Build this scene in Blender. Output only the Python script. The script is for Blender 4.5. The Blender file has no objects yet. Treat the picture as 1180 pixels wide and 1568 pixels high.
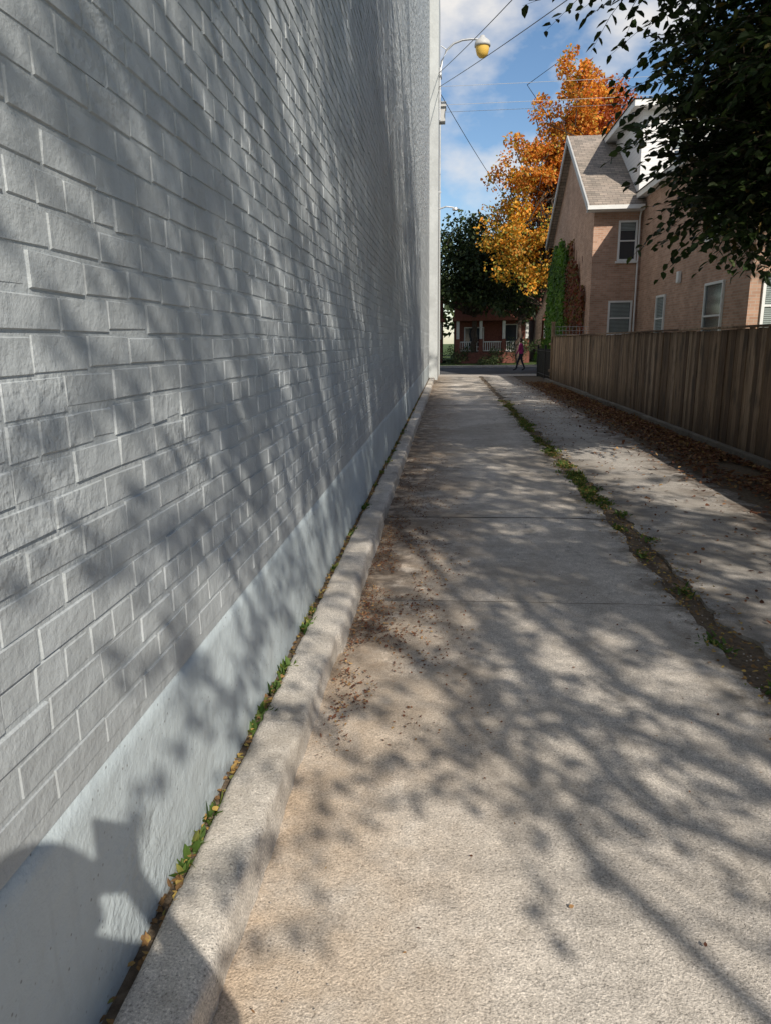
import bpy, math, random
import numpy as np
from mathutils import Vector, Matrix, noise as mnoise
random.seed(7); rng=np.random.default_rng(11)
scene=bpy.context.scene
scene.view_settings.view_transform='Standard'
scene.view_settings.look='None'
scene.view_settings.exposure=0
COL=scene.collection
EL=math.radians(37); AZ=math.radians(29.5)
SUN=np.array([math.sin(AZ)*math.cos(EL),-math.cos(AZ)*math.cos(EL),math.sin(EL)])

# ---------------- materials ----------------
class M:
    def __init__(s,name):
        s.m=bpy.data.materials.new(name); s.m.use_nodes=True
        s.nt=s.m.node_tree; s.n=s.nt.nodes; s.l=s.nt.links
        s.b=s.n['Principled BSDF']; s.out=s.n['Material Output']
        s.b.inputs['Specular IOR Level'].default_value=0.3
    def node(s,t,**k):
        n=s.n.new(t)
        for a,v in k.items(): setattr(n,a,v)
        return n
    def pos(s): return s.node('ShaderNodeNewGeometry').outputs['Position']
    def noise(s,scale,detail=3,rough=.55,vec=None,sc=None):
        n=s.node('ShaderNodeTexNoise'); n.inputs['Scale'].default_value=scale
        n.inputs['Detail'].default_value=detail; n.inputs['Roughness'].default_value=rough
        v=vec or s.pos()
        if sc:
            mp=s.node('ShaderNodeMapping'); mp.inputs['Scale'].default_value=sc
            s.l.new(v,mp.inputs['Vector']); v=mp.outputs['Vector']
        s.l.new(v,n.inputs['Vector']); return n.outputs['Fac']
    def ramp(s,fac,stops,interp='LINEAR'):
        r=s.node('ShaderNodeValToRGB'); r.color_ramp.interpolation=interp
        e=r.color_ramp.elements
        while len(e)<len(stops): e.new(.5)
        for i,(p,c) in enumerate(stops):
            e[i].position=p; e[i].color=(*c,1) if not isinstance(c,(int,float)) else (c,c,c,1)
        s.l.new(fac,r.inputs['Fac']); return r.outputs['Color']
    def mix(s,fac,a,b,mode='MIX'):
        n=s.node('ShaderNodeMix',data_type='RGBA',blend_type=mode)
        for sock,v in ((n.inputs['Factor'],fac),(n.inputs['A'],a),(n.inputs['B'],b)):
            if isinstance(v,(int,float)):
                sock.default_value=v if sock.type=='VALUE' else (v,v,v,1)
            elif isinstance(v,tuple): sock.default_value=(*v,1)
            else: s.l.new(v,sock)
        return n.outputs['Result']
    def math(s,op,a,b=0.0,c=None,clamp=False):
        n=s.node('ShaderNodeMath',operation=op,use_clamp=clamp)
        for i,v in enumerate((a,b,c)):
            if v is None: continue
            if isinstance(v,(int,float)): n.inputs[i].default_value=v
            else: s.l.new(v,n.inputs[i])
        return n.outputs[0]
    def sep(s,v=None):
        n=s.node('ShaderNodeSeparateXYZ'); s.l.new(v or s.pos(),n.inputs[0]); return n.outputs
    def color(s,c):
        if isinstance(c,tuple): s.b.inputs['Base Color'].default_value=(*c,1)
        else: s.l.new(c,s.b.inputs['Base Color'])
    def bump(s,h,dist=.005,strength=1,prev=None):
        n=s.node('ShaderNodeBump'); n.inputs['Distance'].default_value=dist
        n.inputs['Strength'].default_value=strength; s.l.new(h,n.inputs['Height'])
        if prev: s.l.new(prev,n.inputs['Normal'])
        s.l.new(n.outputs['Normal'],s.b.inputs['Normal']); return n.outputs['Normal']
    def rough(s,r):
        if isinstance(r,(int,float)): s.b.inputs['Roughness'].default_value=r
        else: s.l.new(r,s.b.inputs['Roughness'])

def simple(name,c,rough=.7,var=.15,scale=4,metal=0,bump=0):
    m=M(name); n=m.noise(scale,3)
    lo=tuple(x*(1-var) for x in c); hi=tuple(min(1,x*(1+var)) for x in c)
    m.color(m.ramp(n,[(.3,lo),(.7,hi)])); m.rough(rough); m.b.inputs['Metallic'].default_value=metal
    if bump: m.bump(m.noise(scale*12,2),bump)
    return m.m

def leafmat(name,stops,rough=.55,trans=.35,clump=.9,cs=.8):
    m=M(name); g=m.node('ShaderNodeNewGeometry')
    c=m.ramp(g.outputs['Random Per Island'],stops)
    n=m.noise(cs,1); f=m.ramp(n,[(.35,.55),(.65,1.25)])
    c=m.mix(clump,c,f,'MULTIPLY')
    m.color(c); m.rough(rough)
    t=m.node('ShaderNodeBsdfTranslucent'); m.l.new(m.mix(1.0,c,(1.5,1.6,.7),'MULTIPLY'),t.inputs['Color'])
    mx=m.node('ShaderNodeMixShader'); mx.inputs[0].default_value=trans
    m.l.new(m.b.outputs[0],mx.inputs[1]); m.l.new(t.outputs[0],mx.inputs[2]); m.l.new(mx.outputs[0],m.out.inputs['Surface'])
    return m.m

def paintwall(name,base,smooth=False):
    m=M(name)
    n2=m.noise(7,3)
    c=m.ramp(m.noise(1.1,3),[(.3,tuple(x*.86 for x in base)),(.7,tuple(x*1.10 for x in base))])
    c=m.mix(m.ramp(n2,[(.45,0.0),(.75,.35)]),c,tuple(x*1.2 for x in base))
    st=m.noise(3,3,vec=None,sc=(1,9,.6)); c=m.mix(m.ramp(st,[(.5,0.0),(.75,.35)]),c,tuple(x*.76 for x in base))
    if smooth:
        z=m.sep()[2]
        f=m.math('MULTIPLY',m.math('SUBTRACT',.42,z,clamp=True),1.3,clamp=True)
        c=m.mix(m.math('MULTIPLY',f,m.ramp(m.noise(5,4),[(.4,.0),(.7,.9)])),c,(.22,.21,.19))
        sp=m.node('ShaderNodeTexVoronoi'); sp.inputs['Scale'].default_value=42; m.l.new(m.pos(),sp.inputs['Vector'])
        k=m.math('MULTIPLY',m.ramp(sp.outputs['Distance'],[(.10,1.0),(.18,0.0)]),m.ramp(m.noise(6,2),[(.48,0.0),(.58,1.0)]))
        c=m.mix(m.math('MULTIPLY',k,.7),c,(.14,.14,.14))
    else:
        g=m.node('ShaderNodeNewGeometry'); c=m.mix(.5,c,m.ramp(g.outputs['Random Per Island'],[(0,.88),(1,1.1)]),'MULTIPLY')
    m.color(c); m.rough(m.ramp(n2,[(.3,.45),(.7,.65)])); m.b.inputs['Specular IOR Level'].default_value=.3
    h=m.math('ADD',m.math('MULTIPLY',m.noise(85,2,.7),.0026),m.math('MULTIPLY',m.noise(15,2),.008))
    pm=m.ramp(m.noise(1.7,1),[(.55,0.0),(.64,1.0)])
    h=m.math('ADD',h,m.math('MULTIPLY',m.math('MULTIPLY',m.noise(38,2,.5),pm),.009))
    m.bump(h,1.0,.8)
    return m.m

def concrete(name,base,sand=False,edge=False):
    m=M(name); p=m.sep()
    n2=m.noise(150,2,.75); n3=m.noise(13,4,.6)
    c=m.ramp(m.noise(.9,4,.6),[(.3,tuple(x*.80 for x in base)),(.7,tuple(x*1.12 for x in base))])
    c=m.mix(.9,c,m.ramp(n3,[(.3,.80),(.7,1.14)]),'MULTIPLY')
    c=m.mix(1.0,c,m.ramp(n2,[(.28,.36),(.42,.84),(.58,1.08),(.72,1.6)]),'MULTIPLY')
    st=m.ramp(m.noise(.6,6,.72),[(.47,0.0),(.56,.50),(.75,.72)]); 
    if sand: st=m.math('MULTIPLY',st,m.math('DIVIDE',m.math('SUBTRACT',p[1],1.2),2.0,clamp=True))
    c=m.mix(st,c,tuple(x*f for x,f in zip(base,(.57,.54,.50))))
    sp=m.ramp(m.noise(3.4,3,.6,sc=(1,.7,1)),[(.62,0.0),(.69,.6)]); c=m.mix(sp,c,tuple(x*.38 for x in base))
    if sand:
        a=m.math('SUBTRACT',1.0,m.math('DIVIDE',m.math('ADD',p[0],.60),.95,clamp=True),clamp=True)
        pat=m.ramp(m.noise(2.6,4,.65),[(.26,0.0),(.56,1.0)])
        a1=m.math('MULTIPLY',a,pat)
        c=m.mix(m.math('MULTIPLY',a1,.7),c,m.mix(1.0,(.56,.41,.27),m.ramp(n2,[(.3,.55),(.7,1.3)]),'MULTIPLY'))
        far=m.math('MULTIPLY',m.math('DIVIDE',m.math('SUBTRACT',p[1],2.6),1.2,clamp=True),a)
        far=m.math('MULTIPLY',far,m.ramp(m.noise(6,4,.7),[(.33,0.0),(.54,.95)]))
        c=m.mix(far,c,(.12,.09,.066))
        e=m.math('MULTIPLY',m.math('DIVIDE',m.math('SUBTRACT',p[0],1.12),.34,clamp=True),m.ramp(m.noise(4,5,.7),[(.4,0.0),(.60,.9)]))
        c=m.mix(e,c,(.13,.11,.085))
    if edge:
        e=m.math('MULTIPLY',m.math('SUBTRACT',1.0,m.math('DIVIDE',m.math('SUBTRACT',p[0],1.55),.45,clamp=True),clamp=True),m.ramp(m.noise(4,5,.7),[(.36,0.0),(.58,.9)]))
        c=m.mix(e,c,(.13,.11,.085))
        e=m.math('MULTIPLY',m.math('DIVIDE',m.math('SUBTRACT',p[0],2.4),.5,clamp=True),m.ramp(m.noise(4,4,.7),[(.36,0.0),(.58,.9)]))
        c=m.mix(e,c,(.11,.08,.06))
    m.color(c); m.rough(.92); m.b.inputs['Specular IOR Level'].default_value=.2
    h=m.math('ADD',m.math('MULTIPLY',n2,.0045),m.math('MULTIPLY',n3,.007))
    m.bump(h,1.0,1.0)
    return m.m

MAT={}
MAT['brickpaint']=paintwall('painted_brick',(.385,.415,.43))
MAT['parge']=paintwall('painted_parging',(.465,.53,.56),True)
MAT['pale']=paintwall('pale_painted_masonry',(.46,.48,.48))
MAT['slab']=concrete('concrete_slab',(.585,.535,.475),True)
MAT['slab2']=concrete('concrete_slab_grey',(.46,.43,.395),False,True)
MAT['walk']=concrete('sidewalk_concrete',(.48,.44,.40))
MAT['curb']=concrete('concrete_curb',(.59,.545,.485))
MAT['curbold']=concrete('old_concrete',(.22,.20,.175))
MAT['asphalt']=concrete('asphalt',(.10,.10,.10))
def soil():
    m=M('soil'); c=m.ramp(m.noise(30,4,.7),[(.3,(.07,.052,.036)),(.7,(.20,.155,.11))])
    m.color(c); m.rough(1); m.bump(m.noise(60,2),.012); return m.m
MAT['soil']=soil()
def grassm():
    m=M('grass_ground'); c=m.ramp(m.noise(3,5,.7),[(.3,(.03,.05,.015)),(.55,(.06,.10,.02)),(.75,(.14,.13,.05))])
    m.color(c); m.rough(1); m.bump(m.noise(30,3),.04); return m.m
MAT['grass']=grassm()
def fencem():
    m=M('weathered_fence_wood'); g=m.node('ShaderNodeNewGeometry')
    c=m.ramp(g.outputs['Random Per Island'],[(0,(.16,.105,.068)),(.45,(.28,.19,.12)),(.8,(.38,.265,.175)),(1,(.48,.35,.24))])
    gr=m.noise(5,4,.75,sc=(18,18,.45)); c=m.mix(1.0,c,m.ramp(gr,[(.3,.32),(.5,.95),(.7,1.5)]),'MULTIPLY')
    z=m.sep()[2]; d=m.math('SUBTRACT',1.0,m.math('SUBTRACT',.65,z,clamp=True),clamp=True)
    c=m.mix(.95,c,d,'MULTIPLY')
    kn=m.noise(2.2,3,.6,sc=(1,3,.8)); c=m.mix(m.ramp(kn,[(.50,0.0),(.66,.7)]),c,(.085,.070,.055))
    m.color(c); m.rough(.85); m.bump(gr,.012); return m.m
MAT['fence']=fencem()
def salmon():
    m=M('salmon_brick'); p=m.sep(); cb=m.node('ShaderNodeCombineXYZ')
    m.l.new(m.math('ADD',p[0],p[1]),cb.inputs[0]); m.l.new(p[2],cb.inputs[1])
    b=m.node('ShaderNodeTexBrick'); m.l.new(cb.outputs[0],b.inputs['Vector'])
    b.inputs['Scale'].default_value=1; b.inputs['Brick Width'].default_value=.22; b.inputs['Row Height'].default_value=.075
    b.inputs['Mortar Size'].default_value=.008; b.inputs['Color1'].default_value=(.52,.325,.235,1); b.inputs['Color2'].default_value=(.39,.225,.155,1)
    b.inputs['Mortar'].default_value=(.44,.36,.29,1)
    c=m.mix(.9,b.outputs['Color'],m.ramp(m.noise(1.2,5,.65),[(.3,.74),(.7,1.15)]),'MULTIPLY')
    m.color(c); m.rough(.9); m.bump(b.outputs['Fac'],.006,-1); return m.m
MAT['salmon']=salmon()
MAT['redbrick']=simple('red_brick',(.17,.065,.048),.9,.25,6)
def shingle():
    m=M('roof_shingles'); p=m.sep(); cb=m.node('ShaderNodeCombineXYZ')
    m.l.new(p[0],cb.inputs[0]); m.l.new(p[2],cb.inputs[1])
    b=m.node('ShaderNodeTexBrick'); m.l.new(cb.outputs[0],b.inputs['Vector']); b.inputs['Scale'].default_value=1
    b.inputs['Brick Width'].default_value=.3; b.inputs['Row Height'].default_value=.1; b.inputs['Mortar Size'].default_value=.006
    b.inputs['Color1'].default_value=(.36,.30,.25,1); b.inputs['Color2'].default_value=(.23,.20,.17,1); b.inputs['Mortar'].default_value=(.08,.07,.06,1)
    m.color(m.mix(.8,b.outputs['Color'],m.ramp(m.noise(1.5,4,.6),[(.3,.75),(.7,1.15)]),'MULTIPLY')); m.rough(.95); m.bump(b.outputs['Fac'],.01,-1); return m.m
MAT['shingle']=shingle()
def siding():
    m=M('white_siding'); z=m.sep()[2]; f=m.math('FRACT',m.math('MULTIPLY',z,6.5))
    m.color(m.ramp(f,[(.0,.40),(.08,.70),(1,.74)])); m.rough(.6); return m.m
MAT['siding']=siding()
MAT['white']=simple('white_paint',(.72,.72,.70),.5,.05)
MAT['dimwhite']=simple('old_white_paint',(.60,.59,.56),.6,.1)
MAT['greytrim']=simple('grey_trim',(.45,.45,.44),.5,.08)
MAT['metal']=simple('galvanised_metal',(.55,.56,.57),.4,.1,8,.6)
MAT['blackmetal']=simple('black_metal',(.02,.02,.02),.4)
MAT['bark']=simple('bark',(.075,.055,.042),.95,.4,9,0,.03)
m=M('window_glass'); m.color((.03,.04,.05)); m.rough(.08); m.b.inputs['Specular IOR Level'].default_value=.7; MAT['glass']=m.m
MAT['blind']=simple('window_blind',(.26,.30,.29),.6,.1)
m=M('amber_lens'); m.color((.72,.46,.10)); m.rough(.2); MAT['amber']=m.m
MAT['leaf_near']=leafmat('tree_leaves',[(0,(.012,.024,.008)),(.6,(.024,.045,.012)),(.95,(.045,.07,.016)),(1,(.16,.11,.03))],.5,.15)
MAT['leaf_dark']=leafmat('dark_leaves',[(0,(.02,.035,.015)),(.7,(.05,.075,.028)),(1,(.09,.12,.04))],.6,.2)
MAT['leaf_orange']=leafmat('autumn_leaves',[(0,(.54,.15,.03)),(.4,(.70,.26,.045)),(.75,(.74,.36,.06)),(.93,(.50,.36,.07)),(1,(.20,.24,.06))],.6,.35,.8,.55)
MAT['leaf_yellow']=leafmat('yellow_leaves',[(0,(.68,.28,.04)),(.4,(.76,.38,.055)),(.7,(.66,.44,.08)),(.85,(.36,.35,.07)),(1,(.14,.20,.05))],.6,.35,.8,.55)
MAT['leaf_red']=leafmat('red_autumn_leaves',[(0,(.44,.09,.035)),(.6,(.58,.17,.05)),(1,(.64,.28,.07))],.6,.35,.7,.55)
MAT['ivy']=leafmat('ivy_leaves',[(0,(.05,.12,.015)),(1,(.15,.26,.04))],.5,.35)
MAT['ivyred']=leafmat('red_ivy',[(0,(.15,.03,.025)),(.6,(.22,.08,.04)),(1,(.12,.13,.04))],.5,.3)
MAT['weed']=leafmat('weed_leaves',[(0,(.05,.10,.02)),(.7,(.11,.18,.04)),(1,(.28,.25,.07))],.6,.25,.4)
MAT['shrub']=leafmat('shrub_leaves',[(0,(.05,.12,.02)),(1,(.16,.28,.04))],.6,.3,.6)
MAT['litter']=leafmat('fallen_leaves',[(0,(.08,.03,.018)),(.4,(.16,.065,.035)),(.75,(.24,.12,.06)),(1,(.40,.26,.11))],.8,.1,.4,3)
MAT['litter_y']=leafmat('fallen_yellow_leaves',[(0,(.12,.07,.035)),(.5,(.26,.15,.06)),(.85,(.46,.32,.09)),(1,(.16,.18,.05))],.8,.1,.3,3)

# ---------------- mesh helpers ----------------
def link(o,parent=None):
    COL.objects.link(o)
    if parent: o.parent=parent
    return o
def empty(name):
    e=bpy.data.objects.new(name,None); e.empty_display_size=.3; COL.objects.link(e); return e
def quads(name,V,F,mat,parent=None,smooth=False):
    V=np.asarray(V,dtype=np.float32).reshape(-1,3); F=np.asarray(F,dtype=np.int32).reshape(-1,4)
    me=bpy.data.meshes.new(name); me.vertices.add(len(V)); me.vertices.foreach_set('co',V.ravel())
    me.loops.add(F.size); me.loops.foreach_set('vertex_index',F.ravel())
    me.polygons.add(len(F)); me.polygons.foreach_set('loop_start',np.arange(len(F),dtype=np.int32)*4)
    me.update(calc_edges=True); me.validate()
    me.polygons.foreach_set('use_smooth',np.full(len(me.polygons),bool(smooth)))
    me.materials.append(mat)
    return link(bpy.data.objects.new(name,me),parent)
def poly(name,V,F,mat,parent=None):
    me=bpy.data.meshes.new(name); me.from_pydata([tuple(v) for v in V],[],F); me.update(); me.materials.append(mat)
    return link(bpy.data.objects.new(name,me),parent)
class B:
    def __init__(s): s.V=[];s.F=[]
    def box(s,x0,x1,y0,y1,z0,z1):
        k=len(s.V); s.V+=[(x0,y0,z0),(x1,y0,z0),(x1,y1,z0),(x0,y1,z0),(x0,y0,z1),(x1,y0,z1),(x1,y1,z1),(x0,y1,z1)]
        s.F+=[(k,k+3,k+2,k+1),(k+4,k+5,k+6,k+7),(k,k+1,k+5,k+4),(k+1,k+2,k+6,k+5),(k+2,k+3,k+7,k+6),(k+3,k,k+4,k+7)]
        return s
    def tube(s,P,R,n=6):
        P=[Vector(p) for p in P]; k0=len(s.V)
        for i,p in enumerate(P):
            d=(P[min(i+1,len(P)-1)]-P[max(i-1,0)]).normalized()
            a=d.cross(Vector((0,0,1)) if abs(d.z)<.9 else Vector((1,0,0))).normalized(); b=d.cross(a)
            r=R[i] if hasattr(R,'__len__') else R
            for j in range(n):
                t=2*math.pi*j/n; s.V.append(tuple(p+a*math.cos(t)*r+b*math.sin(t)*r))
        for i in range(len(P)-1):
            for j in range(n):
                s.F.append((k0+i*n+j,k0+i*n+(j+1)%n,k0+(i+1)*n+(j+1)%n,k0+(i+1)*n+j))
        return s
    def lathe(s,c,prof,n=24):
        k0=len(s.V)
        for r,z in prof:
            for j in range(n):
                t=2*math.pi*j/n; s.V.append((c[0]+r*math.cos(t),c[1]+r*math.sin(t),c[2]+z))
        for i in range(len(prof)-1):
            for j in range(n):
                s.F.append((k0+i*n+j,k0+i*n+(j+1)%n,k0+(i+1)*n+(j+1)%n,k0+(i+1)*n+j))
        return s
    def make(s,name,mat,parent=None,smooth=False,bevel=0):
        o=quads(name,s.V,s.F,mat,parent,smooth)
        if bevel:
            b=o.modifiers.new('b','BEVEL'); b.width=bevel; b.segments=2
        return o
def nrm(a): return a/np.maximum(1e-9,np.linalg.norm(a,axis=1,keepdims=True))
def leafgeo(P,A,N,L,W):
    n=len(P); A=nrm(A); S=nrm(np.cross(A,N)); N=np.cross(S,A)
    loc=np.array([(0,0,0),(.3,.5,.14),(.68,.40,.08),(1,0,-.10),(.68,-.40,.08),(.3,-.5,.14)])
    L=np.broadcast_to(L,(n,)); W=np.broadcast_to(W,(n,))
    V=P[:,None,:]+A[:,None,:]*(loc[None,:,0,None]*L[:,None,None])+S[:,None,:]*(loc[None,:,1,None]*W[:,None,None])+N[:,None,:]*(loc[None,:,2,None]*W[:,None,None])
    k=np.arange(n)[:,None]*6
    F=np.stack([k+np.array([[0,1,2,3]]),k+np.array([[0,3,4,5]])],1).reshape(-1,4)
    return V.reshape(-1,3),F
def randdir(n):
    return nrm(rng.normal(size=(n,3)))
def cloud_leaves(name,centers,radii,per,L,W,mat,parent):
    C=np.repeat(np.array(centers),per,0); R=np.repeat(np.array(radii),per,0)
    n=len(C); d=randdir(n); rr=rng.random(n)**.45
    P=C+d*(rr[:,None]*R.reshape(n,-1))
    A=randdir(n)+d*.6+np.array([0,0,-.35]); N=randdir(n)*.8+np.array([0,0,.8])
    V,F=leafgeo(P,A,N,L*(.6+.8*rng.random(n)),W*(.6+.8*rng.random(n)))
    return quads(name,V,F,mat,parent)
def twig_leaves(name,centers,rad,ntw,K,L,mat,parent,tw,ln=.8):
    C=np.repeat(np.array(centers),ntw,0); n=len(C)
    st=C+randdir(n)*rng.random((n,1))*rad
    d=nrm(randdir(n)*np.array([1,1,.45])+np.array([-.15,0,-.05])); ll=ln*(.6+.7*rng.random(n))
    side=nrm(np.cross(d,np.array([0,0,1.0])))
    VV=[];FF=[];off=0
    for j in range(K):
        u=(j+.6)/K
        P=st+d*(ll*u)[:,None]+np.array([0,0,-1])*(.22*ll*u*u)[:,None]
        sg=1 if j%2 else -1
        A=d*.7+side*sg*.9+np.array([0,0,-.45])+rng.normal(size=(n,3))*.25
        N=np.array([0,0,1.0])+rng.normal(size=(n,3))*.45
        v,f=leafgeo(P,A,N,L*(.7+.6*rng.random(n)),L*.62*(.7+.6*rng.random(n)))
        VV.append(v);FF.append(f+off);off+=len(v)
    for i in range(n):
        a=st[i];q=[a,a+d[i]*ll[i]*.5+np.array([0,0,-.055*ll[i]]),a+d[i]*ll[i]+np.array([0,0,-.22*ll[i]])]
        tw.tube(q,[.004,.003,.0015],3)
    return quads(name,np.concatenate(VV),np.concatenate(FF),mat,parent)
def limb(b,p0,p1,r0,r1,n=7,sag=.15,sides=6,jit=.12):
    p0=Vector(p0);p1=Vector(p1);L=(p1-p0).length;P=[];R=[]
    for i in range(n+1):
        u=i/n; q=p0.lerp(p1,u)+Vector((0,0,1))*math.sin(u*math.pi)*L*sag
        if 0<i<n: q+=Vector((random.gauss(0,1),random.gauss(0,1),random.gauss(0,.6)))*jit*L/ n
        P.append(q);R.append(r0+(r1-r0)*u**.8)
    b.tube(P,R,sides); return P
def ell_pts(n,c,r,shell=.5):
    d=randdir(n); rr=(shell+(1-shell)*rng.random(n))**1.0; return np.array(c)+d*rr[:,None]*np.array(r)

# ---------------- big painted brick wall building ----------------
WX=-.78; ZB=.70
wall=empty('painted_brick_wall')
YA,YB,HT=-4.0,31.0,15.2
nr=int((HT-ZB)/.077)
cy=[];cz=[];cl=[]
for k in range(nr):
    hdr=(k%6==3); l=.105 if hdr else .212
    off=YA+ (0.0 if k%2 else .106)+(.03 if hdr else 0)+random.uniform(-.012,.012)
    ys=np.arange(off,YB-.05,l); cy.append(ys); cz.append(np.full(len(ys),ZB+.006+k*.077)); cl.append(np.full(len(ys),l))
cy=np.concatenate(cy);cz=np.concatenate(cz);cl=np.concatenate(cl); n=len(cy)
wob=.003*np.sin(cy*1.7+cz*2.1)+.002*np.sin(cy*4.1+cz*5)
cz=cz+wob
y0=cy+.0035+rng.normal(0,.003,n); y1=np.minimum(cy+cl-.0035+rng.normal(0,.003,n),YB); z0=cz+rng.normal(0,.0018,n); z1=cz+.0685+rng.normal(0,.0018,n)
xf=WX+.0080+rng.normal(0,.0010,n); xb=np.full(n,WX+.002); bv=.0035
V=np.zeros((n,8,3)); j=lambda s=.0015: rng.normal(0,s,n)
for i,(yy,zz) in enumerate(((y0,z0),(y1,z0),(y1,z1),(y0,z1))):
    V[:,i,0]=xb;V[:,i,1]=yy;V[:,i,2]=zz
for i,(yy,zz,sy,sz) in enumerate(((y0,z0,1,1),(y1,z0,-1,1),(y1,z1,-1,-1),(y0,z1,1,-1))):
    V[:,4+i,0]=xf+j(.0007);V[:,4+i,1]=yy+sy*bv+j();V[:,4+i,2]=zz+sz*bv+j()
k=np.arange(n)[:,None]*8
F=np.stack([k+np.array([[4,5,6,7]]),k+np.array([[0,1,5,4]]),k+np.array([[1,2,6,5]]),k+np.array([[2,3,7,6]]),k+np.array([[3,0,4,7]])],1).reshape(-1,4)
quads('bricks',V,F,MAT['brickpaint'],wall)
B().box(-6,WX+.0045,YA,YB,ZB-.03,HT).make('mortar_backing',MAT['brickpaint'],wall)
ny=900;nz=10;Vp=[];Fp=[]
for i in range(ny+1):
    y=YA+(YB-YA)*i/ny
    for q in range(nz+1):
        z=-.05+(ZB-.012+.05+ .006*mnoise.noise(Vector((y*1.3,3,0))))*q/nz
        x=WX+.004+.004*mnoise.noise(Vector((y*.9,z*2,1)))+.0025*mnoise.noise(Vector((y*5,z*6,4)))
        if q==nz: x-=.005
        Vp.append((x,y,z))
    Vp.append((WX-.02,y,Vp[-1][2]-.001))
st=nz+2
for i in range(ny):
    for q in range(nz+1):
        a=i*st+q; Fp.append((a,a+st,a+st+1,a+1))
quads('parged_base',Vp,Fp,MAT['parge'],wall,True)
pb=empty('pale_commercial_building')
B().box(-8,-.42,31.02,36.5,-.05,16).make('walls',MAT['pale'],pb)
B().box(-8,-.38,36.5,36.8,-.05,12.0).make('pilaster',MAT['pale'],pb)
b=B(); b.box(-8,-.12,33.2,33.9,11.3,11.5); b.box(-.42,-.16,33.3,33.8,10.75,11.3); b.make('bracket_box',MAT['greytrim'],pb,bevel=.02)
b=B(); b.box(-.415,-.30,31.6,31.66,7.6,7.66); b.tube([(-.42,33,7.2),(-.1,33,7.3),(.25,33,7.25)],.03,8); b.lathe((.3,33,7.16),[(.02,.1),(.11,.08),(.14,0),(.1,-.03),(.02,-.04)],12); b.make('small_wall_light',MAT['metal'],pb)
# ---------------- ground ----------------
quads('ground',[(-250,-150,-.06),(250,-150,-.06),(250,500,-.06),(-250,500,-.06)],[(0,1,2,3)],MAT['grass'])
quads('soil_strip',[(-.78,-8,-.035),(4.6,-8,-.035),(4.6,34,-.035),(-.78,34,-.035)],[(0,1,2,3)],MAT['soil'])
def strip(name,xl,xr,ys,mat,nl,nrr,z=0.0,seed=0):
    V=[];F=[]
    for (a,c) in ys:
        m=max(2,int((c-a)/.04)); k0=len(V); dz=random.uniform(-.003,.003); tl=random.uniform(-.002,.002); nx=6
        for i in range(m+1):
            y=a+(c-a)*i/m
            L=xl+nl*(mnoise.fractal(Vector((seed,y*1.3,0)),.8,2,7)); R=xr+nrr*(mnoise.fractal(Vector((seed+9,y*1.4,5)),.7,2,7))
            e=.002 if i in(0,m) else 0
            row=[(L,y,z-.05)]+[(L+(R-L)*q/nx,y+(.014*mnoise.noise(Vector((q*2.3,a if i==0 else c,1))) if i in (0,m) else 0),z+dz+tl*q/nx-(e)-(.010 if q in(0,nx) else 0)) for q in range(nx+1)]+[(R,y,z-.05)]
            V+=row
        w=nx+3
        for i in range(m):
            for q in range(w-1):
                aa=k0+i*w+q; F.append((aa,aa+1,aa+w+1,aa+w))
    return quads(name,V,F,mat)
js=[-8,-2.4,4.25,6.45,8.9,10.4,13.2,18.4,23.6,28.8,34]
strip('concrete_alley',-.57,1.465,[(a+.003,c-.003) for a,c in zip(js[:-1],js[1:])],MAT['slab'],.0,.11,0,1)
js2=[-8,-.5,5.9,12,19,26,34]
strip('concrete_driveway_slab',1.64,3.05,[(a+.003,c-.003) for a,c in zip(js2[:-1],js2[1:])],MAT['slab2'],.13,.12,-.005,4)
prof=[(-.742,.06),(-.738,.106),(-.722,.113),(-.69,.115),(-.66,.115),(-.63,.114),(-.60,.113),(-.575,.111),(-.562,.103),(-.555,.085),(-.552,.06),(-.549,.03),(-.546,-.04)]
V=[];F=[];NY=1500; w=len(prof); brk=[2.55,3.45,4.15,4.9,6.2,9.5,14,19,25]
for i in range(NY+1):
    y=-3+(34+3)*(i/NY)
    sec=sum(1 for q in brk if q<y); random.seed(sec*13+1); ox=random.uniform(-.016,.020); oz=random.uniform(-.018,.010); random.seed(i)
    near=min([abs(q-y) for q in brk]); dip=.02*max(0,1-near/.02)
    for x,z in prof:
        wx=.012*mnoise.fractal(Vector((x*6,y*3.5,z*8)),.6,2,7); wz=.009*mnoise.fractal(Vector((x*8,y*4.1,9)),.6,2,7)
        V.append((x+(ox+wx if x>-.7 else 0),y,z+(oz*(z>.05)+wz-dip if z>.05 else 0)))
for i in range(NY):
    for q in range(w-1):
        a=i*w+q; F.append((a,a+1,a+w+1,a+w))
quads('concrete_curb',V,F,MAT['curb'],None,True)
random.seed(5)
quads('gutter_soil',[(-.79,-3,.088),(-.735,-3,.088),(-.735,34,.088),(-.79,34,.088)],[(0,1,2,3)],MAT['soil'])
b=B()
for a in np.arange(-6,30,3.0): b.box(3.97+random.uniform(-.015,.015),4.085,a,a+2.985,-.05,.10+random.uniform(-.015,.01))
b.make('fence_curb',MAT['curbold'],None,bevel=.012)
quads('sidewalk',[(-60,34,-.012),(60,34,-.012),(60,36.2,-.012),(-60,36.2,-.012)],[(0,1,2,3)],MAT['walk'])
quads('street',[(-80,36.2,-.03),(80,36.2,-.03),(80,46,-.03),(-80,46,-.03)],[(0,1,2,3)],MAT['asphalt'])
B().box(-60,60,46,46.2,-.05,.10).make('street_curb',MAT['walk'])
quads('sidewalk',[(-60,47.6,.0),(60,47.6,.0),(60,49.4,.0),(-60,49.4,.0)],[(0,1,2,3)],MAT['walk'])

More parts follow.
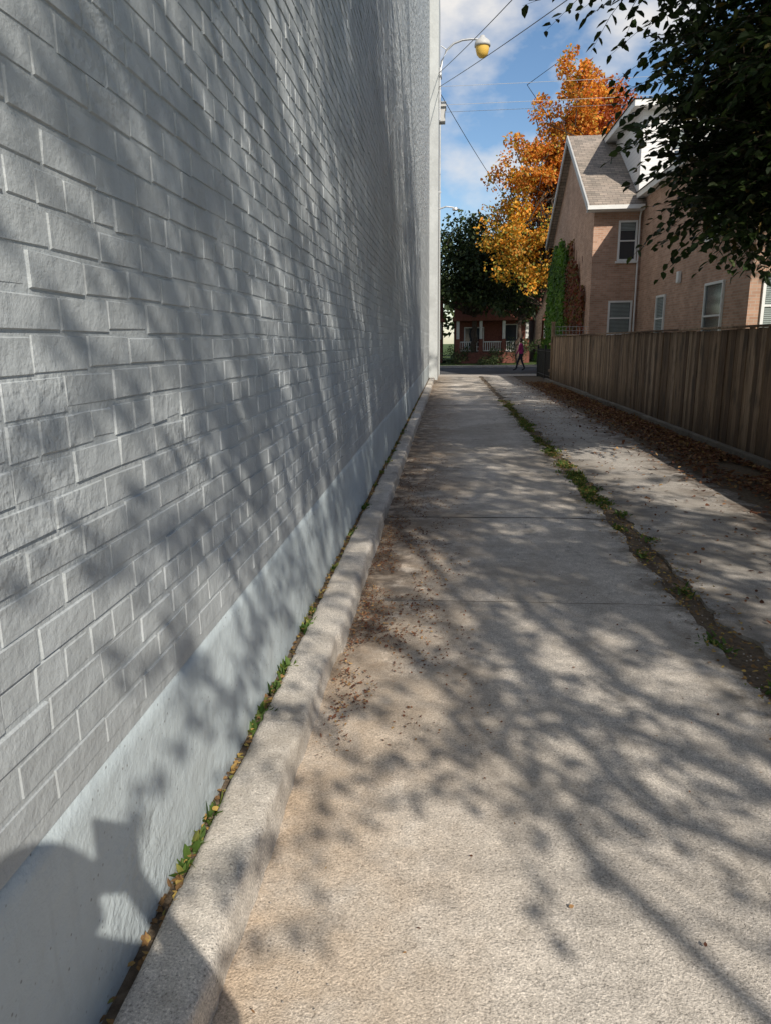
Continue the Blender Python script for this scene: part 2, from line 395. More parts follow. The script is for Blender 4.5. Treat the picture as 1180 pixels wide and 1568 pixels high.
# ---------------- fence ----------------
fe=empty('wooden_fence'); b=B(); y=-6.0
while y<28.6:
    wd=random.uniform(.12,.15); h=1.72+.012*math.sin(y*.9)+random.uniform(-.012,.012); x=4.10+random.uniform(-.009,.009)
    b.box(x,x+.02,y,y+wd,.03+random.uniform(-.01,.02),h); y+=wd+random.uniform(.003,.012)
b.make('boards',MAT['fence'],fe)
b=B()
for yy in np.arange(-6,28.6,2.4): b.box(4.05,4.19,yy,min(yy+2.395,28.7),1.735,1.765); b.box(4.126,4.2,yy,yy+2.39,.35,.44); b.box(4.126,4.2,yy,yy+2.39,1.4,1.49)
for yy in np.arange(-6,28.7,2.4): b.box(4.21,4.30,yy,yy+.09,-.05,1.73)
b.make('rails_and_posts',MAT['fence'],fe,bevel=.004)
b=B(); b.box(4.04,4.16,28.72,28.84,-.05,2.25); b.box(4.02,4.18,28.70,28.86,2.25,2.29); b.box(4.16,5.4,28.75,28.79,.1,1.7); b.make('end_post',MAT['fence'],fe)
b=B()
for q in np.arange(4.2,5.5,.13): b.tube([(q,28.77,1.72),(q,28.77,2.12)],.006,4)
for q in (1.8,1.95,2.1): b.tube([(4.15,28.78,q),(5.45,28.78,q)],.006,4)
b.make('wire_lattice',MAT['greytrim'],fe)
gf=empty('iron_fence'); b=B()
for q in np.arange(29.2,34,.14): b.tube([(4.2,q,0),(4.2,q,1.25)],.011,5)
for q in (.15,1.15): b.tube([(4.2,29,q),(4.2,34,q)],.016,5)
for q in (29.1,31.5,34): b.box(4.16,4.24,q-.04,q+.04,-.05,1.4)
b.make('bars',MAT['blackmetal'],gf)

# ---------------- salmon house ----------------
ho=empty('brick_house')
b=B(); b.box(5.5,12,29.1,39.7,-.05,6.6); b.make('main_walls',MAT['salmon'],ho)
poly('gable_wall',[(5.5,29.1,6.6),(5.5,39.7,6.6),(5.5,34.4,10.1),(12,29.1,6.6),(12,39.7,6.6),(12,34.4,10.1)],[(0,2,1),(3,4,5)],MAT['salmon'],ho)
def slope(name,x0,x1,yE,zE,yR,zR,t=.14,mat='shingle'):
    v=[(x0,yE,zE),(x1,yE,zE),(x1,yR,zR),(x0,yR,zR)]; v+=[(a,c,d+t) for a,c,d in v]
    return poly(name,v,[(0,3,2,1),(4,5,6,7),(0,1,5,4),(1,2,6,5),(2,3,7,6),(3,0,4,7)],MAT[mat],ho)
slope('roof_front',5.2,12.3,28.65,6.33,34.4,10.13); slope('roof_rear',5.2,12.3,40.15,6.33,34.4,10.13)
for s,(ye) in (('rake_front',28.62),('rake_rear',40.18)):
    v=[(5.14,ye,6.22),(5.198,ye,6.22),(5.198,34.4,10.02),(5.14,34.4,10.02)]; v+=[(a,c,d+.27) for a,c,d in v]
    poly(s,v,[(0,3,2,1),(4,5,6,7),(0,1,5,4),(1,2,6,5),(2,3,7,6),(3,0,4,7)],MAT['greytrim'],ho)
b=B(); b.box(5.14,7.2,28.5,28.62,6.28,6.42); b.tube([(7.2,28.95,6.3),(7.18,29.04,6.1),(7.2,29.04,0)],.035,6); b.make('gutter',MAT['white'],ho)
b=B(); b.box(5.2,7.25,28.64,29.09,6.26,6.31); b.make('soffit',MAT['white'],ho)
B().box(7.3,13,18.6,29.09,-.05,6.7).make('wing_walls',MAT['salmon'],ho)
b=B(); b.box(7.1,13,29.2,35.4,6.8,9.75); b.make('upper_storey_siding',MAT['siding'],ho)
b=B(); b.box(6.65,13.3,28.75,35.8,9.75,9.99); b.make('upper_eave',MAT['white'],ho,bevel=.02)
poly('upper_roof',[(6.6,28.7,9.995),(13.3,28.7,9.995),(13.3,35.85,9.995),(6.6,35.85,9.995),(9.3,32.2,11.0),(10.6,32.2,11.0)],[(0,1,5,4),(1,2,5),(2,3,4,5),(3,0,4)],MAT['shingle'],ho)
b=B(); b.box(7.0,13.3,18.3,29.09,6.7,6.9); b.make('wing_eave',MAT['white'],ho,bevel=.02)
poly('wing_roof',[(6.95,18.25,6.905),(13.3,18.25,6.905),(13.3,29.15,6.905),(6.95,29.15,6.905),(9.8,21,8.3),(9.8,29.15,8.3)],[(0,1,4),(1,2,5,4),(3,0,4,5),(2,3,5)],MAT['shingle'],ho)
def window(nm,ax,c0,c1,z0,z1,p,blind=.45):
    def bx(b,a0,a1,d0,d1,q0,q1):
        if ax=='y': b.box(a0,a1,p-d1,p-d0,q0,q1)
        else: b.box(p-d1,p-d0,a0,a1,q0,q1)
    f=.07
    b=B(); bx(b,c0,c0+f,.0,.06,z0,z1); bx(b,c1-f,c1,.0,.06,z0,z1); bx(b,c0+f,c1-f,.0,.06,z1-f,z1); bx(b,c0+f,c1-f,.0,.06,z0,z0+f)
    zm=(z0+z1)/2; bx(b,c0+f,c1-f,.0,.05,zm-.025,zm+.025); bx(b,c0-.06,c1+.06,.0,.11,z0-.08,z0-.002); b.make(nm+'_frame',MAT['white'],ho)
    b=B(); bx(b,c0+f,c1-f,.003,.02,z0+f,z1-f); b.make(nm+'_glass',MAT['glass'],ho)
    if blind:
        b=B(); zb=z1-f-(z1-z0)*blind
        for q in np.arange(zb,z1-f,.05): bx(b,c0+f+.02,c1-f-.02,.021,.026,q,q+.035)
        b.make(nm+'_blind',MAT['blind'],ho)
window('window_up','y',6.42,7.12,4.5,5.95,29.1,.2)
window('window_low','y',6.2,7.1,1.75,3.05,29.1,.9)
window('window_side_a','x',25.4,26.4,1.5,3.05,7.3,.8)
window('window_side_b','x',20.2,21.6,1.3,3.1,7.3,.0)
window('window_side_c','x',20.4,21.7,4.3,5.7,7.3,.3)
window('window_wing','y',7.6,8.7,1.6,3.1,18.6,.95)
window('window_wing_up','y',7.6,8.7,4.2,5.6,18.6,.95)
window('window_siding','y',8.2,9.2,7.6,9.1,29.2,.4)
b=B(); b.box(7.18,7.29,23.9,24.1,3.3,3.65); b.make('wall_lantern',MAT['white'],ho,bevel=.02)
B().box(10.8,11.5,33,33.7,8,11.9).make('chimney',MAT['salmon'],ho)
iv=empty('climbing_ivy')
n=9000; yy=rng.uniform(34.2,39.9,n); top=6.2-.25*np.abs(yy-37)+.3*np.sin(yy*3); zz=rng.random(n)*top
P=np.stack([5.45-rng.random(n)*.28*(1.1-zz/8),yy,zz],1); A=np.array([-.2,0,-1])+rng.normal(size=(n,3))*.5; N=np.array([-1,-.2,.3])+rng.normal(size=(n,3))*.4
V,F=leafgeo(P,A,N,.15*(.7+.6*rng.random(n)),.14); quads('leaves',V,F,MAT['ivy'],iv)
n=3800; yy=rng.uniform(30.0,34.4,n); top=5.6-1.2*np.abs(yy-33.4)*.6+.4*np.sin(yy*4); zz=rng.random(n)*top
P=np.stack([5.46-rng.random(n)*.12,yy,zz],1); A=np.array([-.2,0,-1])+rng.normal(size=(n,3))*.5; N=np.array([-1,-.2,.3])+rng.normal(size=(n,3))*.4
V,F=leafgeo(P,A,N,.14,.12); quads('red_leaves',V,F,MAT['ivyred'],iv)
b=B()
for q in range(14): limb(b,(5.47,31+q*.6,0),(5.47,31+q*.6+random.uniform(-.4,.4),3.5+random.random()*2),.03,.008,6,0,4)
b.make('stems',MAT['bark'],iv)

# ---------------- far houses ----------------
def far_house(x0,x1,y,h):
    e=empty('red_brick_house'); B().box(x0,x1,y,y+9,-.05,h).make('walls',MAT['redbrick'],e)
    xm=(x0+x1)/2; v=[(x0-.4,y-.4,h),(x1+.4,y-.4,h),(x1+.4,y+9.4,h),(x0-.4,y+9.4,h),(xm,y-.4,h+3),(xm,y+9.4,h+3)]
    poly('roof',v,[(0,4,5,3),(1,2,5,4),(0,3,2,1)],MAT['shingle'],e); poly('gable',[(x0,y-.02,h+.01),(x1,y-.02,h+.01),(xm,y-.02,h+2.6)],[(0,1,2)],MAT['redbrick'],e)
    b=B(); b.box(x0,x1,y-2.4,y-.01,-.05,.75); b.box(x0-.2,x1+.2,y-2.6,y-.02,3.1,3.35); 
    for q in np.linspace(x0+.2,x1-.2,4): b.box(q-.16,q+.16,y-2.35,y-2.05,.75,1.75)
    b.make('porch',MAT['redbrick'],e)
    b=B()
    for q in np.linspace(x0+.2,x1-.2,4): b.box(q-.11,q+.11,y-2.3,y-2.1,1.76,3.09)
    b.box(x0+.3,x1-.3,y-2.26,y-2.18,1.5,1.58); b.box(x0+.3,x1-.3,y-2.26,y-2.18,.85,.91)
    for q in np.arange(x0+.35,x1-.3,.16): b.box(q,q+.05,y-2.24,y-2.2,.912,1.498)
    b.make('railing_and_columns',MAT['dimwhite'],e)
    b=B(); g=B()
    for a,c,z0,z1 in ((x0+.8,x0+2.2,1.2,2.6),(x1-1.8,x1-.8,.8,2.8),(x0+.8,x0+2.0,4,5.4),(x1-2,x1-.8,4,5.4)):
        b.box(a-.08,c+.08,y-.07,y-.005,z0-.08,z1+.08); g.box(a,c,y-.09,y-.071,z0,z1)
    b.make('window_frames',MAT['dimwhite'],e); g.make('window_glass',MAT['glass'],e)
far_house(-6.5,-.4,60,6.4); far_house(.6,6.2,58,6.2); far_house(7.4,13.4,60,6.4); far_house(14.6,21,59,6.4)

# ---------------- trees ----------------
def dens(p):
    """chance to keep a cluster, thinning crowns to shape their shade on alley and wall"""
    t=(p[0]-WX)/SUN[0]; q=p-SUN*t
    if q[2]>-.2:
        y,z=q[1],q[2]
        if y<-.5: return .3
        if y<1.9: return .0 if z<1.9 else (.35 if z<3.4 else .6)
        if y<3.6: return .05 if z<1.2 else (.3 if z<2.4 else .65)
        if y<4.6: return .55 if z<1.5 else .9
        return 1
    t=p[2]/SUN[2]; q=p-SUN*t; x,y=q[0],q[1]
    s=y+.95*x
    if s<3.6: return .0
    if s<5.0: return .36
    if y<26: return .78
    return .35
def near_tree(base,cell,extra,ntw,K,L,fork,r0=.2,mat='leaf_near',ln=.8,shade_sprays=None,free=None):
    e=empty('leafy_tree'); bb=B(); tw=B()
    T=limb(bb,base,fork,r0,r0*.6,8,.0,10,.15)
    pts=[]
    for c,r,nn in cell:
        for p in ell_pts(nn,c,r,.3):
            if rng.random()<dens(p): pts.append(p)  # crown pruned by where its shade would land, to shape the light
    for c,r,nn in (free or []): pts+=list(ell_pts(nn,c,r,.1))
    pts+= [np.array(q,float) for q in extra]
    mains=[]
    for c,r,nn in cell:
        for q in range(4):
            tgt=np.array(c)+randdir(1)[0]*np.array(r)*.45; P=limb(bb,T[-1 if q%2 else -3],tgt,r0*.28,.022,8,.06,7,.5); mains+=P[3:]
    for p in pts:
        m=min(mains,key=lambda a:(a-Vector(p)).length); limb(bb,m,p,.013,.005,5,.08,4,.5)
    twig_leaves('leaves',pts,.45,ntw,K,L,MAT[mat],e,tw,ln)
    if shade_sprays:
        for p in shade_sprays:
            m=min(mains,key=lambda a:(a-Vector(p)).length); limb(bb,m,p,.009,.004,6,.05,4,.4)
        twig_leaves('shade_spray_leaves',shade_sprays,.30,5,11,.082,MAT[mat],e,tw,.60)  # extra leaf sprays out of view, added to cast dapples
    bb.make('trunk_and_limbs',MAT['bark'],e,True); tw.make('twigs',MAT['bark'],e)
    return e
def up(x,y,z,s): 
    return np.array([x,y,z])+SUN*s
near_tree((6.6,6.4,-.06),[((5.3,8.2,6.6),(3.3,3.2,3.0),200),((4.3,8.3,4.7),(2.0,2.2,1.6),150),((6.0,10.4,5.2),(2.3,1.8,2.1),100),((5.6,7,10),(3,3,2.3),80),((6,6,13),(3.4,4,2.6),90)],
   [(1.7,7.6,4.75),(2.0,7.8,5.0),(2.4,7.8,4.9),(2.7,7.8,4.8),(3.0,7.9,4.6),(2.35,7.9,3.95),(2.45,8,3.6),(2.6,8,3.3),(2.8,8,3.7),(2.9,8,4.1),(3.0,8.2,3.1),(3.2,8.2,3.5),(3.3,8,2.85),(3.0,7.6,3.4),(3.5,8,3.1),(2.6,7.4,4.3),(3.1,7.8,4.2),(3.8,8,2.9),(3.4,7.4,3.6),(2.9,8.4,5.2),(3.6,8.3,2.75),(4.0,8.8,3.0),(2.7,8.2,4.5),(2.55,8.1,4.1),(3.3,9,3.1)],
   9,12,.105,(6.0,7.0,4.2),.22,free=[((3.7,8.4,4.1),(1.15,.9,1.0),50),((4.4,9.6,3.9),(1.0,.8,.9),34),((3.4,8.2,3.3),(.8,.6,.6),24)])
shade_sprays=[up(*a) for a in [(.5,2.75,0,6.2),(.9,2.4,0,6.4),(1.15,2.45,0,6.6),(.25,2.95,0,6.2),(.7,3.0,0,6.6),(1.35,2.0,0,6.2),(.0,3.3,0,6.6),(1.0,2.8,0,7),(1.5,2.2,0,6.6),(1.5,1.7,0,6),(-.2,2.8,0,6),(1.2,1.8,0,6),(.1,2.6,0,6),(1.6,2.7,0,7),(.4,3.4,0,6.6),(-.3,2.35,0,6),(-.35,1.95,.1,6),
  (-.78,1.75,2.0,7),(-.78,1.3,2.3,7.4),(-.78,2.1,1.55,6.6),(-.78,2.45,1.75,7),(-.78,2.0,2.3,7.4),(-.78,2.75,1.15,6.6),(-.78,2.3,.95,6.2),(-.78,2.9,.45,6.2),(-.78,2.2,.45,5.8),(-.78,3.3,1.6,7),(-.78,3.6,.9,6.6),(-.78,1.95,1.2,6.6),(-.78,2.65,2.5,7.6),(-.78,3.4,2.4,7.6),(-.78,2.5,.15,6),(-.78,3.1,1.9,7.2),(-.78,2.5,3.1,8),(-.78,3.0,.9,6.6),(-.78,2.6,1.4,6.8),(-.78,3.4,.4,6.4),(-.78,1.5,2.6,7.6),(-.78,1.0,2.15,7.2),(-.78,3.8,1.7,7.2),(-.78,3.9,.5,6.6)]]  # added sprays, set up-sun of the spots they should shade
near_tree((5.8,-4.5,-.06),[((4.2,-3.4,7.0),(3.6,3.6,2.6),140),((4.8,-.2,6.6),(2.6,2.6,2.4),100),((4.5,0,10),(3.4,3.8,2.4),110),((4.8,-1.5,13),(3.4,4.2,2.6),120)],[],9,12,.105,(5.2,-4,3.6),.2,shade_sprays=shade_sprays)
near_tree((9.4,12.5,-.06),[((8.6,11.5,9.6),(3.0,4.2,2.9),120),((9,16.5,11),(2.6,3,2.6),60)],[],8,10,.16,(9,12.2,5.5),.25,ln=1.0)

def far_tree(name,base,parts,trunk_r,fork,per,L):
    e=empty(name); bb=B(); T=limb(bb,base,fork,trunk_r,trunk_r*.55,8,0,9,.3)
    for i,(c,r,nn,mat,cr) in enumerate(parts):
        C=ell_pts(nn,c,r,.3)
        for p in C[::3]: limb(bb,T[-1] if p[2]>T[-1].z else T[5],p,trunk_r*.25,.02,6,.05,5,.6)
        rr=cr*(.6+.8*rng.random((len(C),1)))*np.array([[1,1,.8]])
        cloud_leaves('leaves_%d'%i,C,rr,per,L,L*.75,MAT[mat],e)
    bb.make('trunk_and_limbs',MAT['bark'],e,True); return e
far_tree('autumn_maple_tree',(6.0,47,-.06),[((7.3,47,13.0),(2.9,2.5,4.1),115,'leaf_orange',.62),((4.8,47,8.0),(2.8,2.6,3.9),115,'leaf_yellow',.7),((9.2,48,14.3),(2.2,1.8,2.8),70,'leaf_red',.6),((5.9,47,11.4),(3.2,2.6,2.8),80,'leaf_orange',.62),((7.4,47,16.8),(.9,.9,1.5),14,'leaf_orange',.45),((8.0,48.5,9.5),(2.5,2,3.5),50,'leaf_yellow',.7)],.3,(6.1,47,6),80,.18)
far_tree('maple_tree',(2.0,56,-.06),[((2.0,53.5,7.1),(3.9,2.6,3.4),130,'leaf_dark',1.0),((-3.5,56,7.5),(3,3,3.2),30,'leaf_dark',1.0)],.3,(2,55.6,3.5),90,.24)
far_tree('maple_tree',(12,52,-.06),[((12,52,8),(4,3,4),60,'leaf_dark',1.1)],.3,(12,52,4),70,.26)
far_tree('maple_tree',(5.0,50.5,-.06),[((5.0,51,4.7),(2.2,1.5,1.9),45,'leaf_dark',.8)],.2,(5.0,50.6,3.0),80,.2)
e=empty('distant_trees'); C=[];R=[]
for q in range(26):
    x=-70+q*6.5+random.uniform(-2,2); h=random.uniform(7,11)
    for s in range(9): C.append((x+random.gauss(0,2),82+random.gauss(0,2),h*random.uniform(.3,1))); R.append([2.0,2.0,1.5])
cloud_leaves('leaves',C,R,70,.6,.5,MAT['leaf_dark'],e)
def shrub(c,r,mat='shrub',per=70,nn=22,L=.09):
    e=empty('shrub'); C=ell_pts(nn,c,r,.3); C[:,2]=np.maximum(C[:,2],.1)
    cloud_leaves('leaves',C,np.full((nn,1),min(r)*.45),per,L,L*.6,MAT[mat],e)
    b=B(); [limb(b,(c[0],c[1],-.05),p,.02,.006,4,.05,4) for p in C[::3]]; b.make('stems',MAT['bark'],e)
shrub((4.75,31.6,1.3),(.42,1.4,1.25)); shrub((4.9,37.6,.9),(.6,.9,.9)); shrub((3.2,51.5,.5),(1.2,.8,.6),'leaf_dark'); shrub((.8,53,.6),(1.2,.8,.7),'leaf_dark'); shrub((5.2,53,.9),(1.1,.8,1),'leaf_dark'); shrub((7.5,50.5,.9),(1.4,.8,1.1),'ivy')

# ---------------- street lamp ----------------
la=empty('street_lamp'); Yl=31.3
b=B(); pts=[(-.36,Yl,11.9),(-.30,Yl,12.35),(-.12,Yl,12.72),(.15,Yl,12.95),(.5,Yl,13.06),(.85,Yl,13.08),(1.1,Yl,13.06)]
b.tube(pts,.04,10); b.tube([(-.37,Yl-.1,10.2),(-.37,Yl-.1,12.1)],.035,8); b.box(-.42,-.30,Yl-.15,Yl+.15,11.75,11.95); b.box(-.42,-.32,Yl-.12,Yl+.12,10.9,11.3); b.box(-.42,-.33,Yl-.12,Yl+.12,11.35,11.6)
b.tube([(-.1,Yl,12.74),(-.34,Yl,12.9)],.02,6)
b.make('arm_and_bracket',MAT['metal'],la,True)
B().lathe((1.28,Yl,12.98),[(.01,.22),(.08,.20),(.12,.12),(.20,.06),(.29,-.02),(.31,-.12),(.31,-.18),(.27,-.185)]).make('hood',MAT['greytrim'],la,True)
B().lathe((1.28,Yl,12.8),[(.265,0),(.262,-.12),(.22,-.28),(.13,-.38),(.01,-.41)]).make('lens',MAT['amber'],la,True)
def wire(p0,p1,sag,r=.012):
    p0=Vector(p0);p1=Vector(p1); P=[p0.lerp(p1,u)-Vector((0,0,1))*4*sag*u*(1-u) for u in np.linspace(0,1,25)]
    ob=B().tube(P,r,5).make('utility_wire',MAT['greytrim'] if r<.011 else MAT['blackmetal'])
wire((-.42,31.2,11.4),(5.6,9,8.0),.15,.0115); wire((-.42,31.2,11.9),(3.4,9,7.9),.15,.0115); wire((-.42,31.2,11.3),(5.2,52,9.4),.3,.014)
for z,yy in ((14.4,40),(13.55,40),(13.3,40.3)): wire((-30,yy,z),(32,yy,z+.1),.25,.010)

# ---------------- litter, weeds ----------------
def litter(name,X,Y,Z,L,mat):
    n=len(X); P=np.stack([X,Y,Z],1); A=randdir(n)*np.array([1,1,.25]); N=np.array([0,0,1.0])+rng.normal(size=(n,3))*.35
    V,F=leafgeo(P,A,N,L*(.5+.9*rng.random(n)),L*.6*(.5+.9*rng.random(n))); return quads(name,V,F,mat)
n=17000; Y=rng.random(n)**1.2*26+2.5; X=3.96-np.abs(rng.normal(0,.44,n)); 
msk=np.array([mnoise.noise(Vector((x*1.5,y*.8,0)))>-.35 for x,y in zip(X,Y)])
X=X[msk];Y=Y[msk]; litter('fallen_leaves',X,Y,.012+rng.random(len(X))*.035-.02*(X>3.05),.062,MAT['litter'])
n=1100; litter('fallen_leaves',rng.uniform(1.7,3.4,n)**1.0,rng.uniform(2.5,24,n),np.full(n,.006),.036,MAT['litter'])
n=1700; Y=rng.uniform(.3,22,n); X=-.757+rng.normal(0,.013,n); litter('fallen_leaves',X,Y,.095+rng.random(n)*.018,.027,MAT['litter_y'])
n=5600; Y=2.4+rng.gamma(2.2,1.7,n); X=-.53+np.abs(rng.normal(0,.26,n))
msk=np.array([mnoise.noise(Vector((x*5,y*2.5,7)))>-.1 for x,y in zip(X,Y)]); X=X[msk];Y=Y[msk]; litter('leaf_debris',X,Y,.004+rng.random(len(X))*.005,.017,MAT['litter'])
n=300; litter('leaf_debris',rng.uniform(-.5,1.4,n),rng.uniform(1.2,12,n),np.full(n,.005),.013,MAT['litter'])
n=2600; Y=rng.uniform(2.5,20,n); X=1.55+rng.normal(0,.09,n); litter('leaf_debris',X,Y,-.010+rng.random(n)*.02,.026,MAT['litter_y'])
def weeds(name,pts,per,L,spread):
    C=np.repeat(np.array(pts),per,0); n=len(C); P=C+np.stack([rng.normal(0,spread*.5,n),rng.normal(0,spread,n),np.zeros(n)],1)
    A=randdir(n)*np.array([1,1,.3])+np.array([0,0,.6]); N=randdir(n)*.7+np.array([0,0,.6]); s=.5+rng.random(n)
    V,F=leafgeo(P,A,N,L*s,L*.36*s); return quads(name,V,F,MAT['weed'])
pw=[(-.755,y+rng.normal(0,.03),.088) for y in (1.72,1.80,1.98,2.55,2.62,2.66,2.85,3.0,3.05,3.55,3.62,3.75,4.6,5.4,5.5,6.3,6.5,7.4,8.2,8.9,9.2,9.9,10.6,11.8,12.2,13,14.4,16,17.5,19)]
weeds('weeds',pw,30,.046,.03)
wy=np.concatenate([rng.uniform(7,9.2,46),rng.uniform(9.2,20,110),rng.uniform(3,7,9)])
pw=[(1.55+rng.normal(0,.06),y,-.03) for y in wy if mnoise.noise(Vector((y*.9,0,3)))>-.25]
weeds('weeds',pw,46,.044,.06)
b=B()
for q in range(500):
    if q%3==0: x=-.52+abs(random.gauss(0,.18)); y=random.uniform(1.2,9)
    else: x=1.55+random.gauss(0,.09); y=random.uniform(2.4,14)
    s=random.uniform(.0012,.0032)*(1 if q%3==0 else 2); b.lathe((x,y,.001 if q%3==0 else -.015),[(s*.1,-.001),(s,s*.3),(s*.75,s*.9),(s*.1,s*1.15)],6)
b.make('gravel',MAT['walk'],None,True)

# ---------------- people ----------------
def person(name,loc,yaw,J,E,cols,sc=1.0,head=None,hair=(.03,.02,.015)):
    e=empty(name); names=list(J); me=bpy.data.meshes.new('body')
    me.from_pydata([J[k][0] for k in names],[(names.index(a),names.index(c)) for a,c in E],[]); me.update()
    o=bpy.data.objects.new('body',me); link(o,e)
    o.modifiers.new('skin','SKIN')
    for i,k in enumerate(names):
        r=J[k][1]; sv=me.skin_vertices[0].data[i]; sv.radius=(r if isinstance(r,tuple) else (r,r)); sv.use_root=(k=='pelvis')
    s=o.modifiers.new('s','SUBSURF'); s.levels=2; s.render_levels=2
    m=M(name+'_clothes'); tc=m.node('ShaderNodeTexCoord'); z=m.sep(tc.outputs['Object'])[2]
    m.color(m.ramp(m.math('DIVIDE',z,2.0),cols,'CONSTANT')); m.rough(.85); me.materials.append(m.m)
    hx,hy,hz=head
    b=B(); prof=[(.004,.125),(.045,.115),(.072,.075),(.080,.02),(.075,-.03),(.058,-.08),(.035,-.115),(.004,-.125)]
    b.lathe((hx,hy,hz),prof,18); o2=b.make('head',simple(name+'_skin',(.45,.28,.2),.6,.05),e,True)
    o2.data.transform(Matrix.Translation((hx,hy,hz))@Matrix.Diagonal((1,1.2,1,1))@Matrix.Translation((-hx,-hy,-hz)))
    b=B(); b.lathe((hx,hy-.018,hz+.012),[(.004,.13),(.055,.118),(.085,.075),(.092,.02),(.085,-.05),(.07,-.09)],18); h=b.make('hair',simple(name+'_hair',hair,.6),e,True)
    b=B(); b.tube([(hx,hy+.09,hz+.02),(hx,hy+.118,hz-.02),(hx,hy+.095,hz-.03)],[.008,.013,.01],6)
    for sgn in(-1,1): b.lathe((hx+sgn*.082,hy,hz-.01),[(.004,.03),(.014,.015),(.014,-.015),(.004,-.03)],6)
    b.make('nose_and_ears',simple(name+'_skin2',(.45,.27,.2),.6,.05),e,True)
    b=B()
    for sgn in(-1,1): b.lathe((hx+sgn*.032,hy+.086,hz+.012),[(.002,.008),(.010,.003),(.010,-.003),(.002,-.008)],8)
    b.box(hx-.024,hx+.024,hy+.082,hy+.09,hz-.062,hz-.054); b.make('eyes_and_mouth',MAT['blackmetal'],e)
    e.location=loc; e.rotation_euler=(0,0,yaw); e.scale=(sc,sc,sc); return e
def body(step=.0,arms=None):
    J={'pelvis':((0,0,.95),(.15,.11)),'waist':((0,0,1.08),(.135,.10)),'chest':((0,.01,1.27),(.165,.115)),'neckb':((0,0,1.43),(.09,.075)),'neck':((0,.005,1.5),.055),'skull':((0,.01,1.56),.06)}
    E=[('pelvis','waist'),('waist','chest'),('chest','neckb'),('neckb','neck'),('neck','skull')]
    for s,n in((-1,'l'),(1,'r')):
        f=step*s
        J['hip'+n]=((s*.095,0,.88),.095); J['knee'+n]=((s*.10,f*.5+.03,.50),.062); J['ank'+n]=((s*.10,f,.09+(.04 if f<0 else 0)),.042); J['toe'+n]=((s*.115,f+.17,.035),.035)
        E+=[('pelvis','hip'+n),('hip'+n,'knee'+n),('knee'+n,'ank'+n),('ank'+n,'toe'+n)]
        sh,el,wr,hd=(arms or (lambda s:((s*.19,0,1.40),(s*.25,-f*.3,1.12),(s*.24,-f*.55+.06,.88),(s*.235,-f*.6+.09,.80))))(s)
        J['sh'+n]=(sh,.065); J['el'+n]=(el,.045); J['wr'+n]=(wr,.030); J['hd'+n]=(hd,.036)
        E+=[('neckb','sh'+n),('sh'+n,'el'+n),('el'+n,'wr'+n),('wr'+n,'hd'+n)]
        d=Vector(hd)-Vector(wr); d.normalize()
        for q in range(5):
            L=(.05,.075,.08,.072,.055)[q]; off=Vector(((q-2)*.014*s,.0,0)); a=Vector(hd)+off+d*.02; c=a+d*L*.5; g=c+d*L*.35+Vector((0,.01,-.01))
            J['f%d%s'%(q,n)]=(tuple(a),.010); J['g%d%s'%(q,n)]=(tuple(c),.009); J['t%d%s'%(q,n)]=(tuple(g),.008)
            E+=[('hd'+n,'f%d%s'%(q,n)),('f%d%s'%(q,n),'g%d%s'%(q,n)),('g%d%s'%(q,n),'t%d%s'%(q,n))]
    return J,E
J,E=body(.26)
person('pedestrian',(4.05,40.5,-.03),math.radians(75),J,E,[(0,(.03,.03,.03)),(.05,(.02,.02,.03)),(.46,(.42,.035,.16)),(.74,(.40,.25,.18))],1.0,(0,.02,1.63))
J,E=body(.0,lambda s:((s*.19,0,1.40),(s*.30,.10,1.20),(s*.10,.20,1.41),(s*.055,.215,1.47)))
ph=person('photographer',(.03,-.295,0),0,J,E,[(0,(.03,.03,.03)),(.05,(.03,.04,.07)),(.47,(.08,.09,.10)),(.74,(.40,.25,.18))],1.08,(0,-.01,1.60))
B().box(-.05,.05,.245,.255,1.42,1.60).make('phone',MAT['blackmetal'],ph)

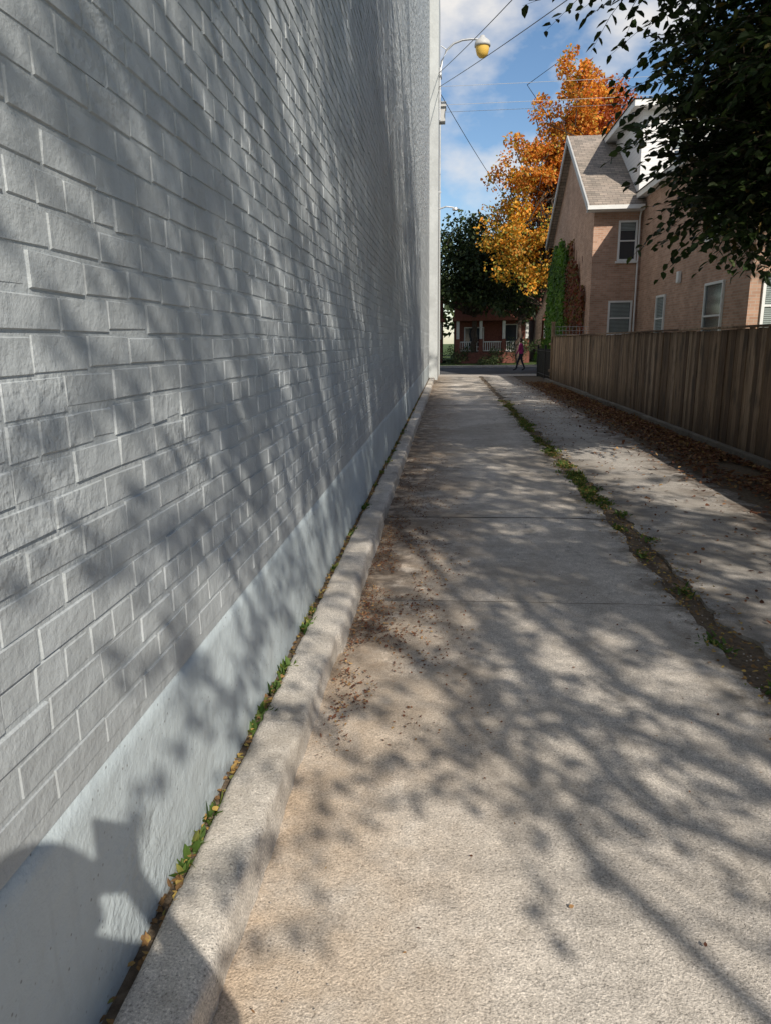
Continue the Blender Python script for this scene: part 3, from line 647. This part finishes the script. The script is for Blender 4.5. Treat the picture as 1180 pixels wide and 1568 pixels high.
# ---------------- world, sun, camera ----------------
w=bpy.data.worlds.new('World'); scene.world=w; w.use_nodes=True; nt=w.node_tree; bg=nt.nodes['Background']
sky=nt.nodes.new('ShaderNodeTexSky'); sky.sky_type='NISHITA'; sky.sun_disc=False; sky.sun_elevation=EL; sky.sun_rotation=math.pi-AZ
sky.air_density=1.0; sky.dust_density=.5; sky.ozone_density=1.6
tc=nt.nodes.new('ShaderNodeTexCoord'); mp=nt.nodes.new('ShaderNodeMapping'); mp.inputs['Scale'].default_value=(1,1,1.7); mp.inputs['Location'].default_value=(.15,.3,.6)
nz=nt.nodes.new('ShaderNodeTexNoise'); nz.inputs['Scale'].default_value=5.5; nz.inputs['Detail'].default_value=6; nz.inputs['Roughness'].default_value=.52
rp=nt.nodes.new('ShaderNodeValToRGB'); rp.color_ramp.elements[0].position=.47; rp.color_ramp.elements[1].position=.66
hs=nt.nodes.new('ShaderNodeHueSaturation'); hs.inputs['Saturation'].default_value=1.12; hs.inputs['Value'].default_value=1.12
mx=nt.nodes.new('ShaderNodeMix'); mx.data_type='RGBA'; mx.inputs['B'].default_value=(7.6,7.4,7.2,1)
nt.links.new(tc.outputs['Generated'],mp.inputs['Vector']); nt.links.new(mp.outputs['Vector'],nz.inputs['Vector']); nt.links.new(nz.outputs['Fac'],rp.inputs['Fac'])
nt.links.new(sky.outputs['Color'],hs.inputs['Color'])
nt.links.new(rp.outputs['Color'],mx.inputs['Factor']); nt.links.new(hs.outputs['Color'],mx.inputs['A']); nt.links.new(mx.outputs['Result'],bg.inputs['Color'])
bg.inputs['Strength'].default_value=.115
sl=bpy.data.lights.new('sun','SUN'); sl.energy=5.0; sl.angle=math.radians(.53); sl.color=(1,.92,.80)
so=bpy.data.objects.new('sun',sl); COL.objects.link(so); so.rotation_euler=Vector(SUN).to_track_quat('Z','Y').to_euler(); so.location=(10,-15,20)

f=1080.; th=math.atan(259.8/f); ps=math.atan(97.4*math.cos(th)/f); ro=.013
h=Vector((-math.sin(ps),math.cos(ps),0)); r0=Vector((math.cos(ps),math.sin(ps),0)); Z=Vector((0,0,1))
fw=h*math.cos(th)-Z*math.sin(th); up0=h*math.sin(th)+Z*math.cos(th)
R=(r0-up0*ro).normalized(); U=(up0+r0*ro).normalized()
cam=bpy.data.cameras.new('camera'); co=bpy.data.objects.new('camera',cam); COL.objects.link(co)
cam.sensor_fit='VERTICAL'; cam.sensor_height=36; cam.lens=f/1568*36; cam.clip_start=.05; cam.clip_end=1500
mw=Matrix((R,U,-fw)).transposed().to_4x4(); mw.translation=Vector((0,0,1.6)); co.matrix_world=mw
scene.camera=co
